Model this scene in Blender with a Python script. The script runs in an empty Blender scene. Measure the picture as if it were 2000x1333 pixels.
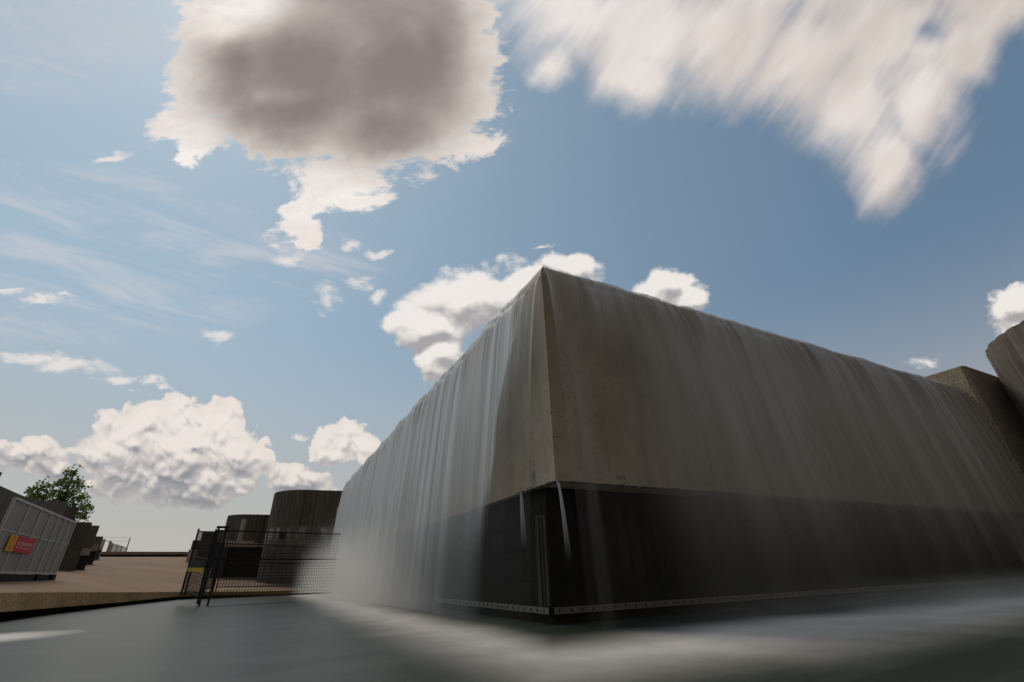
import bpy, bmesh, math, random
import numpy as np
from mathutils import Vector, Matrix
random.seed(7)
sc = bpy.context.scene
COL = sc.collection
R_ = math.radians

# ------------------------------------------------------------------ survey
# camera attitude found from the vanishing points of the fountain block
EYE = np.array([0.0, 0.0, 0.5])
F = 875.0
ROT = np.array([[0.89435532, -0.18580081, -0.40694795],
                [-0.44660238, -0.42365124, -0.78807737],
                [-0.02597859, 0.88656511, -0.46187382]])
def ray(px, py):
    d = ROT @ np.array([px - 1000.0, 666.5 - py, -F])
    return d / np.linalg.norm(d)
def at(px, py, dist):
    """surveyed point: sight line through (px,py), horizontal distance in metres"""
    r = ray(px, py); t = dist / math.hypot(r[0], r[1])
    p = EYE + t * r
    return Vector(p)
def el(px, py):
    r = ray(px, py); return math.tan(math.asin(r[2]))

# ------------------------------------------------------------------ helpers
def tag(o, label=None, cat=None, group=None, kind=None):
    if label: o['label'] = label
    if cat: o['category'] = cat
    if group: o['group'] = group
    if kind: o['kind'] = kind
    return o
def empty(name, loc, label=None, cat=None, group=None):
    o = bpy.data.objects.new(name, None); COL.objects.link(o); o.location = loc
    o.empty_display_size = .2
    return tag(o, label, cat, group)
class MB:
    def __init__(s): s.v = []; s.f = []
    def add(s, v, f):
        n = len(s.v); s.v += [tuple(map(float, p)) for p in v]; s.f += [tuple(i + n for i in q) for q in f]
    def box(s, x0, x1, y0, y1, z0, z1):
        s.prism([(x0, y0), (x1, y0), (x1, y1), (x0, y1)], z0, z1)
    def prism(s, pts, z0, z1):
        n = len(pts)
        z0 = z0 if hasattr(z0, '__len__') else [z0] * n
        z1 = z1 if hasattr(z1, '__len__') else [z1] * n
        v = [(p[0], p[1], z0[i]) for i, p in enumerate(pts)] + [(p[0], p[1], z1[i]) for i, p in enumerate(pts)]
        f = [tuple(range(n - 1, -1, -1)), tuple(range(n, 2 * n))]
        f += [(i, (i + 1) % n, n + (i + 1) % n, n + i) for i in range(n)]
        s.add(v, f)
    def bar(s, a, b, w, h=None, up=(0, 0, 1)):
        a = Vector(a); b = Vector(b); d = (b - a).normalized(); h = h or w
        u = Vector(up)
        if abs(d.dot(u)) > .95: u = Vector((1, 0, 0))
        sx = d.cross(u).normalized(); sy = sx.cross(d)
        v = []
        for p in (a, b):
            for i, j in ((-1, -1), (1, -1), (1, 1), (-1, 1)):
                v.append(p + sx * (i * w / 2) + sy * (j * h / 2))
        s.add(v, [(3, 2, 1, 0), (4, 5, 6, 7), (0, 1, 5, 4), (1, 2, 6, 5), (2, 3, 7, 6), (3, 0, 4, 7)])
    def tube(s, pts, r, n=8):
        pts = [Vector(p) for p in pts]; rs = r if hasattr(r, '__len__') else [r] * len(pts)
        v = []
        for i, p in enumerate(pts):
            d = (pts[min(i + 1, len(pts) - 1)] - pts[max(i - 1, 0)]).normalized()
            u = Vector((0, 0, 1)) if abs(d.z) < .9 else Vector((1, 0, 0))
            sx = d.cross(u).normalized(); sy = d.cross(sx)
            for k in range(n):
                a = 2 * math.pi * k / n
                v.append(p + (sx * math.cos(a) + sy * math.sin(a)) * rs[i])
        f = []
        for i in range(len(pts) - 1):
            for k in range(n):
                f.append((i * n + k, i * n + (k + 1) % n, (i + 1) * n + (k + 1) % n, (i + 1) * n + k))
        f.append(tuple(range(n - 1, -1, -1))); m = (len(pts) - 1) * n
        f.append(tuple(range(m, m + n)))
        s.add(v, f)
    def build(s, name, mat, parent=None, smooth=False, bevel=0, loc=None):
        me = bpy.data.meshes.new(name); me.from_pydata(s.v, [], s.f)
        bm = bmesh.new(); bm.from_mesh(me)
        bmesh.ops.recalc_face_normals(bm, faces=bm.faces)
        if bevel:
            es = [e for e in bm.edges if len(e.link_faces) == 2 and e.calc_face_angle(0) > .5]
            bmesh.ops.bevel(bm, geom=es, offset=bevel, segments=2, affect='EDGES', profile=.6)
        bm.to_mesh(me); bm.free()
        me.materials.append(mat)
        if smooth:
            for p in me.polygons: p.use_smooth = True
        o = bpy.data.objects.new(name, me); COL.objects.link(o)
        if parent:
            o.parent = parent
            root = parent
            m = Vector(parent.location)
            while root.parent: root = root.parent; m = m + Vector(root.location)
            o.location = -m
        return o

# ------------------------------------------------------------------ node helpers
class NT:
    dim = '3D'
    def __init__(s, tree): s.t = tree; s.n = tree.nodes; s.l = tree.links
    def new(s, typ, **kw):
        x = s.n.new(typ)
        for k, v in kw.items(): setattr(x, k, v)
        return x
    def put(s, sock, val):
        if isinstance(val, bpy.types.NodeSocket): s.l.new(val, sock)
        elif val is not None:
            try: sock.default_value = val
            except Exception: sock.default_value = (*val, 1.0)
    def m(s, op, a, b=None, c=None, clamp=False):
        x = s.new('ShaderNodeMath', operation=op, use_clamp=clamp)
        for i, v in enumerate((a, b, c)):
            if v is not None: s.put(x.inputs[i], v)
        return x.outputs[0]
    def vm(s, op, a, b=None, c=None, scale=None):
        x = s.new('ShaderNodeVectorMath', operation=op)
        for i, v in enumerate((a, b, c)):
            if v is not None: s.put(x.inputs[i], v)
        if scale is not None: s.put(x.inputs['Scale'], scale)
        return x.outputs['Value'] if op in ('DOT_PRODUCT', 'LENGTH', 'DISTANCE') else x.outputs[0]
    def xyz(s, x=0., y=0., z=0.):
        c = s.new('ShaderNodeCombineXYZ')
        for i, v in enumerate((x, y, z)): s.put(c.inputs[i], v)
        return c.outputs[0]
    def sep(s, v):
        c = s.new('ShaderNodeSeparateXYZ'); s.put(c.inputs[0], v); return c.outputs
    def noise(s, vec, scale, detail=4., rough=.55, dist=0., lac=2.):
        x = s.new('ShaderNodeTexNoise', noise_dimensions=s.dim)
        s.put(x.inputs['Vector'], vec); s.put(x.inputs['Scale'], scale)
        x.inputs['Detail'].default_value = detail; x.inputs['Roughness'].default_value = rough
        x.inputs['Distortion'].default_value = dist; x.inputs['Lacunarity'].default_value = lac
        return x.outputs[0]
    def cn(s, *a, gain=2.1, **k):
        """noise re-centred on 0 with wide spread (about -.5 to .5)"""
        return s.m('MULTIPLY', s.m('SUBTRACT', s.noise(*a, **k), .5), gain)
    def vor(s, vec, scale, feature='F1', smooth=None, detail=0.):
        x = s.new('ShaderNodeTexVoronoi', feature=feature, voronoi_dimensions=s.dim)
        s.put(x.inputs['Vector'], vec); x.inputs['Scale'].default_value = scale
        if 'Detail' in x.inputs: x.inputs['Detail'].default_value = detail
        return x.outputs['Distance']
    def rng(s, v, a, b, c=0., d=1., mode='SMOOTHSTEP'):
        x = s.new('ShaderNodeMapRange', interpolation_type=mode)
        for i, q in enumerate((v, a, b, c, d)): s.put(x.inputs[i], q)
        return x.outputs[0]
    def mix(s, f, a, b, blend='MIX'):
        x = s.new('ShaderNodeMix', data_type='RGBA', blend_type=blend)
        s.put(x.inputs['Factor'], f); s.put(x.inputs['A'] if False else x.inputs[6], a); s.put(x.inputs[7], b)
        return x.outputs[2]
    def bump(s, h, strength=.3, dist=.02):
        x = s.new('ShaderNodeBump'); s.put(x.inputs['Height'], h)
        x.inputs['Strength'].default_value = strength; x.inputs['Distance'].default_value = dist
        return x.outputs[0]

def material(name):
    m = bpy.data.materials.new(name); m.use_nodes = True
    nt = NT(m.node_tree); p = m.node_tree.nodes['Principled BSDF']
    return m, nt, p
def obj_coord(nt): return nt.new('ShaderNodeTexCoord').outputs['Object']
def geo_pos(nt): return nt.new('ShaderNodeNewGeometry').outputs['Position']

def simple(name, col, rough=.6, metal=0., var=.15, scale=8.):
    m, nt, p = material(name); c = geo_pos(nt)
    n = nt.noise(c, scale, 5., .6)
    a = tuple(x * (1 - var) for x in col); b = tuple(min(1, x * (1 + var)) for x in col)
    nt.put(p.inputs['Base Color'], nt.mix(n, (*a, 1), (*b, 1)))
    p.inputs['Roughness'].default_value = rough; p.inputs['Metallic'].default_value = metal
    return m

def concrete(name, c0, c1, streak=.0, pits=.0, grain=60., rough=.8, bump=.25, spec=.4):
    """rough weathered concrete with vertical run-off streaks"""
    m, nt, p = material(name); P = geo_pos(nt)
    big = nt.noise(P, .9, 5., .6); med = nt.noise(P, 5., 5., .6); fine = nt.noise(P, grain, 3., .6)
    col = nt.mix(nt.rng(big, .3, .7), (*c0, 1), (*c1, 1))
    col = nt.mix(nt.rng(med, .35, .7, 0., .45), col, tuple(x * .72 for x in c0) + (1,))
    col = nt.mix(nt.rng(fine, .35, .7, 0., .4), col, tuple(x * 1.35 for x in c1) + (1,))
    if streak:
        S = nt.vm('MULTIPLY', P, (3.2, 3.2, .22))
        st = nt.rng(nt.noise(S, 1.6, 6., .65), .46, .72)
        col = nt.mix(nt.m('MULTIPLY', st, streak), col, tuple(x * .38 for x in c0) + (1,))
    h = nt.m('MULTIPLY_ADD', med, .5, fine)
    if pits:
        x, y, z = nt.sep(P)
        q = nt.m('ADD', nt.m('SUBTRACT', x, 3.18), nt.m('SUBTRACT', y, 5.05))      # metres along either face from the arris
        near = nt.m('MULTIPLY', nt.rng(q, .9, 2.6, 1., .1), nt.rng(nt.noise(P, 3.4, 3., .6), .42, .56))
        near = nt.m('MULTIPLY', near, nt.rng(z, 4.2, 2.8))
        for sc_, lo, hi in ((9., .07, .13), (17., .10, .19)):
            pit = nt.m('MULTIPLY', nt.rng(nt.vor(P, sc_, 'F1'), lo, hi, 1., 0.), near)
            col = nt.mix(nt.m('MULTIPLY', pit, pits), col, (.03, .026, .02, 1))
        for px_, py_, pz_, rx_, rz_ in ((3.18, 5.62, 1.72, .06, .09), (4.28, 5.05, 1.66, .13, .035), (5.95, 5.05, 1.68, .13, .05), (5.1, 5.05, 3.6, .18, .1)):
            dd = nt.vm('LENGTH', nt.vm('MULTIPLY', nt.vm('SUBTRACT', P, (px_, py_, pz_)), (1 / rx_, 1 / rx_, 1 / rz_)))
            dd = nt.m('ADD', dd, nt.m('MULTIPLY', nt.m('SUBTRACT', nt.noise(P, 14., 5., .65), .5), 2.2))
            col = nt.mix(nt.rng(dd, .3, 1.1, .6, 0.), col, (.06, .062, .065, 1))
    nt.put(p.inputs['Base Color'], col)
    p.inputs['Roughness'].default_value = rough; p.inputs['Specular IOR Level'].default_value = spec
    nt.put(p.inputs['Normal'], nt.bump(h, bump, .02))
    return m

def aggregate(name, c0, c1, scale=70., rough=.85):
    """exposed-aggregate concrete: pebbles of mixed tone in a darker matrix"""
    m, nt, p = material(name); P = geo_pos(nt)
    x = nt.new('ShaderNodeTexVoronoi', feature='F1'); nt.put(x.inputs['Vector'], P); x.inputs['Scale'].default_value = scale
    tone = nt.sep(nt.vm('MULTIPLY', x.outputs['Color'], (1, 1, 1)))[0]
    col = nt.mix(tone, (*c0, 1), (*c1, 1))
    edge = nt.rng(x.outputs['Distance'], .35, .75)
    col = nt.mix(nt.m('MULTIPLY', edge, .75), col, tuple(v * .35 for v in c0) + (1,))
    big = nt.noise(P, 1.1, 5., .6)
    col = nt.mix(nt.rng(big, .35, .75, 0., .45), col, tuple(v * .6 for v in c0) + (1,))
    nt.put(p.inputs['Base Color'], col); p.inputs['Roughness'].default_value = rough
    nt.put(p.inputs['Normal'], nt.bump(nt.m('SUBTRACT', 1., x.outputs['Distance']), .5, .015))
    return m

# ------------------------------------------------------------------ materials
M = {}
M['block'] = concrete('pale_concrete', (.30, .235, .16), (.42, .345, .25), streak=.35, pits=.95, grain=90., rough=.62)
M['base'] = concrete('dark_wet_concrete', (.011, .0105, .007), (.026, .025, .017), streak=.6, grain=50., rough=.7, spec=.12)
M['ribbed'] = concrete('ribbed_concrete', (.085, .075, .06), (.15, .13, .105), streak=.85, grain=40., rough=.85)
def stained_ribbed():
    m = M['ribbed'].copy(); m.name = 'lime_stained_ribbed_concrete'; nt = NT(m.node_tree); p = m.node_tree.nodes['Principled BSDF']
    src = p.inputs['Base Color'].links[0].from_socket; P = nt.new('ShaderNodeNewGeometry').outputs['Position']; z = nt.sep(P)[2]
    n1 = nt.noise(nt.vm('MULTIPLY', P, (1.6, 1.6, .22)), 1.3, 5., .65); n2 = nt.noise(nt.vm('MULTIPLY', P, (2.5, 2.5, 1.2)), 1., 5., .65)
    band = nt.m('MULTIPLY', nt.rng(z, 1.85, 2.9), nt.rng(z, 3.05, 3.2, 1., 0.))
    st = nt.m('MULTIPLY', nt.m('MULTIPLY', nt.rng(n1, .46, .56), nt.rng(n2, .4, .52)), band)
    c = nt.mix(nt.m('MULTIPLY', st, .85), src, (.5, .48, .45, 1))
    c = nt.mix(nt.m('MULTIPLY', nt.rng(z, 3.3, 3.1), .25), c, (.2, .18, .15, 1))
    nt.put(p.inputs['Base Color'], c); return m
M['stained'] = stained_ribbed()
M['ribbed_dark'] = concrete('dark_ribbed_concrete', (.12, .096, .072), (.2, .165, .125), streak=.7, grain=40., rough=.85)
M['rough'] = concrete('weathered_concrete', (.075, .065, .052), (.13, .112, .09), streak=.6, grain=30., rough=.85)
M['pale'] = concrete('pale_ledge_concrete', (.38, .33, .28), (.48, .43, .38), streak=.3, grain=30.)
M['agg'] = aggregate('aggregate', (.25, .135, .045), (.6, .38, .16), 38.)
M['wing'] = aggregate('aggregate_wing', (.24, .185, .12), (.6, .48, .33), 44.)
M['black'] = simple('black_paint', (.006, .0065, .007), .75)
M['opening'] = simple('shadowed_plywood', (.03, .028, .025), .8)  # near-black colour carries the shade of recesses and undersides
M['cream'] = simple('cream_board', (.48, .44, .3), .7)
M['alu'] = simple('galvanised_steel', (.5, .47, .42), .5, .1)
M['strip'] = simple('stained_steel_angle', (.15, .14, .12), .6, .2, .45, 20.)
M['bolt'] = simple('rusty_bolt', (.035, .03, .025), .7)
M['post'] = concrete('stained_corner_board', (.028, .025, .017), (.055, .048, .032), streak=.9, grain=60.)
M['moss'] = simple('dark_moss', (.035, .034, .022), .9, 0, .4, 30.)
M['red'] = simple('red_sign_face', (.62, .025, .03), .5, 0, .06)
M['yellow'] = simple('yellow_sign_face', (.8, .42, .01), .5, 0, .06)
M['orange'] = simple('orange_print', (.62, .2, .01), .5, 0, .06)
M['white'] = simple('white_print', (.75, .72, .7), .5, 0, .05)
M['yelltag'] = simple('yellow_plastic', (.62, .4, .01), .5)
M['bark'] = simple('bark', (.07, .05, .035), .9, 0, .3)
M['coping'] = concrete('parapet_concrete', (.2, .155, .12), (.28, .225, .18), streak=.2, grain=20.)
M['stain'] = simple('lime_stain', (.42, .41, .39), .9, 0, .3)

def plaza_mat():
    m, nt, p = material('plaza_paving'); P = geo_pos(nt)
    n1 = nt.noise(P, .25, 5., .6); n2 = nt.noise(P, 2.5, 5., .65); n3 = nt.noise(P, 45., 2., .6)
    col = nt.mix(nt.rng(n1, .3, .7), (.185, .105, .053, 1), (.26, .155, .083, 1))
    col = nt.mix(nt.rng(n2, .4, .75, 0., .4), col, (.09, .06, .04, 1))
    col = nt.mix(nt.rng(n3, .4, .7, 0., .25), col, (.28, .17, .1, 1))
    nt.put(p.inputs['Base Color'], col); p.inputs['Roughness'].default_value = .85
    nt.put(p.inputs['Normal'], nt.bump(nt.m('MULTIPLY_ADD', n2, .4, n3), .3, .02))
    return m
M['plaza'] = plaza_mat()

def leaf_mat():
    m, nt, p = material('leaves'); P = geo_pos(nt)
    n = nt.noise(P, 2., 3., .6)
    nt.put(p.inputs['Base Color'], nt.mix(nt.rng(n, .3, .7), (.07, .115, .02, 1), (.17, .23, .05, 1)))
    p.inputs['Roughness'].default_value = .6
    tr = nt.new('ShaderNodeBsdfTranslucent'); tr.inputs[0].default_value = (.12, .22, .04, 1)
    mx = nt.new('ShaderNodeMixShader'); mx.inputs[0].default_value = .35
    nt.l.new(p.outputs[0], mx.inputs[1]); nt.l.new(tr.outputs[0], mx.inputs[2])
    nt.l.new(mx.outputs[0], m.node_tree.nodes['Material Output'].inputs[0])
    return m
M['leaf'] = leaf_mat()

# fountain geometry constants
CX, CY = 3.18, 5.05          # vertical arris of the concrete block
ZB, ZT = 1.55, 5.15          # underside and top of the block
BX, BY = 3.28, 5.50          # corner of the recessed base wall
XEND, YEND = 17.2, 25.4      # where the two faces end
ZW = -0.05                   # pool level
THROW = .42

def pool_mat():
    m, nt, p = material('pool_water'); P = geo_pos(nt)
    x, y, z = nt.sep(P)
    S = nt.vm('MULTIPLY', P, (1., 1., 1.))
    wob = nt.noise(P, .4, 2., .5)
    wob2 = nt.noise(P, 1.7, 4., .6)
    # distance outward from each landing line
    dl = nt.m('SUBTRACT', CX - THROW, x)      # left face: landing at x = CX - THROW
    dr = nt.m('SUBTRACT', CY - THROW, y)
    inl = nt.rng(y, CY - .9, CY + 2.0); inr = nt.rng(x, CX - .9, CX + 1.4)
    d = nt.m('MAXIMUM', nt.m('MULTIPLY', dl, 1.25), nt.m('MULTIPLY', dr, .8))
    d = nt.m('ADD', d, nt.m('MULTIPLY', nt.m('SUBTRACT', wob, .5), .8))
    foam = nt.m('MULTIPLY', nt.rng(d, -.1, 1.0), nt.rng(d, .8, 2.2, 1., 0.))
    foam = nt.m('MULTIPLY', foam, nt.m('MULTIPLY_ADD', nt.rng(wob2, .35, .65), .15, .85))
    drift = nt.noise(nt.vm('MULTIPLY', P, (.45, 1.5, 1.)), 1.3, 5., .6)      # foam drifting in long wisps
    veil = nt.m('MULTIPLY', nt.rng(drift, .42, .66, .0, .035), nt.rng(d, 4.5, 1.5, .45, 1.))
    far = nt.rng(x, 2.2, -2.5, .0, .05)
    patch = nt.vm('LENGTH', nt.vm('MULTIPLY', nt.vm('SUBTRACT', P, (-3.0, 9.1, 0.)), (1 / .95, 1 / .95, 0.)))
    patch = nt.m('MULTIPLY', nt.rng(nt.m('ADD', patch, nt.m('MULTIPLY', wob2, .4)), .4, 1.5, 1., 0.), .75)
    foam = nt.m('MAXIMUM', nt.m('ADD', nt.m('MULTIPLY', foam, nt.rng(x, 1., 7., .56, .92)), nt.m('ADD', veil, far)), patch)  # foam strengthened towards the right to offset the building's shade
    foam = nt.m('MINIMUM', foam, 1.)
    p.inputs['Base Color'].default_value = (.022, .03, .021, 1)
    p.inputs['Roughness'].default_value = .38
    p.inputs['IOR'].default_value = 1.33; p.inputs['Specular IOR Level'].default_value = .28
    nt.put(p.inputs['Normal'], nt.bump(nt.noise(nt.vm('MULTIPLY', P, (1., 1., 1.)), 1.2, 3., .5), .05, .08))
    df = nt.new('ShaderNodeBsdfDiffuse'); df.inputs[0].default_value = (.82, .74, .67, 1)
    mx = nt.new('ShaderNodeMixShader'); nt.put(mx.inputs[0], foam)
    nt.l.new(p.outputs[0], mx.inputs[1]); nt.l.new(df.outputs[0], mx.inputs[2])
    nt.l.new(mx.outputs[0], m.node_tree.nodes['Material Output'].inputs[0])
    return m
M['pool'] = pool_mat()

def curtain_mat(name, left):
    """thin falling water: silky strands, clear gaps between them; UV u = metres along the lip, v = metres fallen"""
    m, nt, p = material(name)
    uv = nt.new('ShaderNodeUVMap', uv_map='flow').outputs[0]
    u, v, _ = nt.sep(uv)
    wv = nt.m('MULTIPLY', nt.m('SUBTRACT', nt.noise(nt.xyz(nt.m('MULTIPLY', u, .8), nt.m('MULTIPLY', v, .25), 3.), 1., 2., .5), .5), .35)
    uw = nt.m('ADD', u, wv)
    def streak(fu, fv, lo, hi, seed, detail=4., rough=.6):
        return nt.rng(nt.noise(nt.xyz(nt.m('MULTIPLY', uw, fu), nt.m('MULTIPLY', v, fv), seed), 1., detail, rough), lo, hi)
    broad = streak(.55, .03, .40, .60, 11.)
    mid = streak(2.4, .05, .42, .60, 5.)
    fine = streak(8., .08, .40, .62, 27., 5., .65)
    hair = streak(24., .10, .38, .64, 41., 3., .6)
    # strands are sharp at the lip and blend into an even veil lower down
    soft = nt.rng(v, .25, 1.9, 1., .08)
    rope = streak(1.15, .05, .42, .56, 63., 3., .5)
    strands = nt.m('ADD', nt.m('MULTIPLY', rope, .35), nt.m('ADD', nt.m('MULTIPLY', mid, .42), nt.m('ADD', nt.m('MULTIPLY', fine, .2), nt.m('MULTIPLY', hair, .05))))
    even = .6
    body = nt.m('ADD', nt.m('MULTIPLY', strands, soft), nt.m('MULTIPLY', nt.m('SUBTRACT', 1., soft), even))
    body = nt.m('MULTIPLY', body, nt.m('MULTIPLY_ADD', broad, nt.rng(v, .3, 2.2, .6, .3), nt.rng(v, .3, 2.2, .4, .72)))
    if left:
        amt = nt.rng(u, .2, 7., 1.2, 2.1, 'LINEAR')          # thicker towards the far end
        lim = nt.rng(v, .3, 3.0, .0, 1.12)                    # bare triangle beside the arris
        edge = nt.rng(nt.m('SUBTRACT', uw, lim), 0., nt.m('ADD', nt.rng(v, .5, 2.5, .35, .12), nt.rng(v, 3.2, 5., 0., .8)))
        film = nt.m('MULTIPLY', nt.rng(v, 3.6, .7, .12, .92), nt.rng(mid, 0., 1., .7, 1.))      # thin film still clinging beside the arris
        body = nt.m('MULTIPLY', body, nt.m('MAXIMUM', edge, film))
    else:
        low_ = nt.rng(uw, .95, 2.6, .16, 1.55)
        thin_ = nt.m('MULTIPLY', nt.rng(uw, .10, .2), nt.rng(uw, .28, .42, .55, 0.))
        amt = nt.m('MAXIMUM', nt.m('MAXIMUM', low_, thin_), nt.rng(v, 2.6, .4, 0., 1.2))
        amt = nt.m('MULTIPLY', amt, nt.rng(u, 11.5, 14., 1., .8))
    fall = nt.rng(v, .1, 3.4, 1.6, .82, 'LINEAR')  # opacity raised near the lip to imitate the sky's reflection
    alpha = nt.m('MULTIPLY', nt.m('MULTIPLY', body, amt), fall, clamp=True)
    alpha = nt.m('MULTIPLY', alpha, nt.m('MULTIPLY', nt.rng(v, 3.2, 5.2, 1., .25) if not left else nt.rng(v, 3.2, 5.2, 1., nt.rng(u, 1., 7., .25, .55)), nt.rng(v, -.05, .2, .25, 1.)))
    alpha = nt.m('MULTIPLY', alpha, nt.m('MAXIMUM', nt.rng(u, .35, .6), nt.rng(v, .3, .6)))
    alpha = nt.m('MINIMUM', alpha, .93)
    p.inputs['Base Color'].default_value = (.86, .87, .87, 1) if left else (.68, .64, .6, 1)  # right sheet darker and browner: the shade on that face put into colour
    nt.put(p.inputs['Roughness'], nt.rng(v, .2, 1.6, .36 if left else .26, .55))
    p.inputs['IOR'].default_value = 1.33
    nt.put(p.inputs['Normal'], nt.bump(nt.m('ADD', nt.m('MULTIPLY', mid, .7), nt.m('MULTIPLY', fine, .22)), .5, .06))
    tl = nt.new('ShaderNodeBsdfTranslucent'); tl.inputs[0].default_value = (.82, .84, .86, 1)
    mx = nt.new('ShaderNodeMixShader'); mx.inputs[0].default_value = .3
    nt.l.new(p.outputs[0], mx.inputs[1]); nt.l.new(tl.outputs[0], mx.inputs[2])
    tr = nt.new('ShaderNodeBsdfTransparent')
    ma = nt.new('ShaderNodeMixShader'); nt.put(ma.inputs[0], alpha)
    nt.l.new(tr.outputs[0], ma.inputs[1]); nt.l.new(mx.outputs[0], ma.inputs[2])
    nt.l.new(ma.outputs[0], m.node_tree.nodes['Material Output'].inputs[0])
    return m
M['curtain_l'] = curtain_mat('falling_water_sunlit_tone', True)
M['curtain_r'] = curtain_mat('falling_water_shade_tone', False)

def spout_mat():
    m, nt, p = material('trickle_water')
    uv = nt.new('ShaderNodeUVMap', uv_map='flow').outputs[0]
    u, v, _ = nt.sep(uv)
    p.inputs['Base Color'].default_value = (.7, .72, .74, 1); p.inputs['Roughness'].default_value = .3
    lw = nt.new('ShaderNodeLayerWeight'); lw.inputs[0].default_value = .4
    a = nt.m('MULTIPLY', nt.rng(v, .15, 1., .34, 0.), nt.rng(lw.outputs['Facing'], .3, 1., 1., 0.))
    tr = nt.new('ShaderNodeBsdfTransparent'); ma = nt.new('ShaderNodeMixShader'); nt.put(ma.inputs[0], a)
    nt.l.new(tr.outputs[0], ma.inputs[1]); nt.l.new(p.outputs[0], ma.inputs[2])
    nt.l.new(ma.outputs[0], m.node_tree.nodes['Material Output'].inputs[0])
    return m
M['spout'] = spout_mat()

def mist_mat(name, dens, axis, line, z0, height, width, ramp):
    """spray: densest on the landing line, thinning upwards and outwards"""
    m = bpy.data.materials.new(name); m.use_nodes = True
    nt = NT(m.node_tree); nt.n.remove(m.node_tree.nodes['Principled BSDF'])
    P = geo_pos(nt); x, y, z = nt.sep(P)
    d = nt.m('ABSOLUTE', nt.m('SUBTRACT', x if axis == 'x' else y, line))
    n = nt.noise(P, .9, 3., .5)
    h = nt.rng(nt.m('SUBTRACT', z, z0), 0., height, 1., 0.)
    h = nt.m('POWER', h, 2.)
    w = nt.rng(d, 0., width, 1., 0.)
    o = y if axis == 'x' else x
    start = CY if axis == 'x' else CX
    end = YEND if axis == 'x' else XEND
    e = nt.m('MULTIPLY', nt.rng(o, start + ramp[0], start + ramp[1]), nt.rng(o, end - .6, end, 1., 0.))
    dn = nt.m('MULTIPLY', nt.m('MULTIPLY', h, w), nt.m('MULTIPLY', e, nt.rng(n, .2, .75, .35, 1.)))
    v = nt.new('ShaderNodeVolumePrincipled')
    v.inputs['Color'].default_value = (.97, .93, .88, 1)
    nt.put(v.inputs['Density'], nt.m('MULTIPLY', dn, dens))
    v.inputs['Anisotropy'].default_value = .2
    nt.l.new(v.outputs[0], m.node_tree.nodes['Material Output'].inputs['Volume'])
    return m

# ------------------------------------------------------------------ ground, pool, plaza
g = MB(); g.add([(-900, -900, -.8), (900, -900, -.8), (900, 900, -.8), (-900, 900, -.8)], [(0, 1, 2, 3)])
tag(g.build('ground', M['plaza']), kind='structure')
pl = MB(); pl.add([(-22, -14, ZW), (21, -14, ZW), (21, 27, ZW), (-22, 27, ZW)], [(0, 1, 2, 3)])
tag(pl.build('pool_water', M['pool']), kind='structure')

# kerb front line: (pixel x, top y, bottom y, distance)
KERB = [(-330, 1168, 1245, 9.6), (-150, 1161, 1220, 11.3), (0, 1157, 1197, 13.6), (60, 1156.5, 1192, 14.9), (120, 1156, 1187, 16.4), (240, 1156.5, 1177, 20.0),
        (350, 1156, 1165.5, 24.6), (430, 1156, 1163.5, 25.0), (500, 1155, 1162.5, 25.4), (600, 1153, 1160, 26.0), (665, 1151, 1158, 26.6)]
kt = [at(a, b, d) for a, b, c, d in KERB]; kb = [at(a, c, d) for a, b, c, d in KERB]
def out2(p): 
    v = Vector((p.x, p.y, 0)); return v.normalized()
k = MB(); W = .55
for i in range(len(kt) - 1):
    a, b = kt[i], kt[i + 1]; a0, b0 = kb[i], kb[i + 1]
    nrm = Vector((-(b.y - a.y), b.x - a.x, 0)).normalized()
bk = []
for i in range(len(kt)):
    j0, j1 = max(i - 1, 0), min(i + 1, len(kt) - 1)
    t = kt[j1] - kt[j0]; nrm = Vector((-t.y, t.x, 0)).normalized(); bk.append(nrm)
n = len(kt)
vs = []
for i in range(n):
    a = kt[i]; q = a + bk[i] * W
    vs += [kb[i], a, Vector((q.x, q.y, a.z + .0)), Vector((q.x, q.y, kb[i].z))]
fs = []
for i in range(n - 1):
    for j in range(4):
        fs.append((i * 4 + j, i * 4 + (j + 1) % 4, i * 4 + 4 + (j + 1) % 4, i * 4 + 4 + j))
fs += [(0, 1, 2, 3), ((n - 1) * 4 + 3, (n - 1) * 4 + 2, (n - 1) * 4 + 1, (n - 1) * 4)]
k.add(vs, fs); kerb = k.build('kerb', M['agg'], bevel=.02)
tag(kerb, 'brown exposed-aggregate kerb edging the plaza above the pool', 'kerb')
# recessed pool wall under the kerb
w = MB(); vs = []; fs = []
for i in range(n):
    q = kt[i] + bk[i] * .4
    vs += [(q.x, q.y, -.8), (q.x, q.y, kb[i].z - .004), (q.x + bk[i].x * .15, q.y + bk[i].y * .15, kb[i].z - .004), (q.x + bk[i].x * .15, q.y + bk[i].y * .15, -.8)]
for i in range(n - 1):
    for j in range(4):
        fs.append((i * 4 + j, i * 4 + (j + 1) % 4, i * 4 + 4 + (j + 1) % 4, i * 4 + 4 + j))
w.add(vs, fs); tag(w.build('pool_wall', M['opening']), kind='structure')
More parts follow.
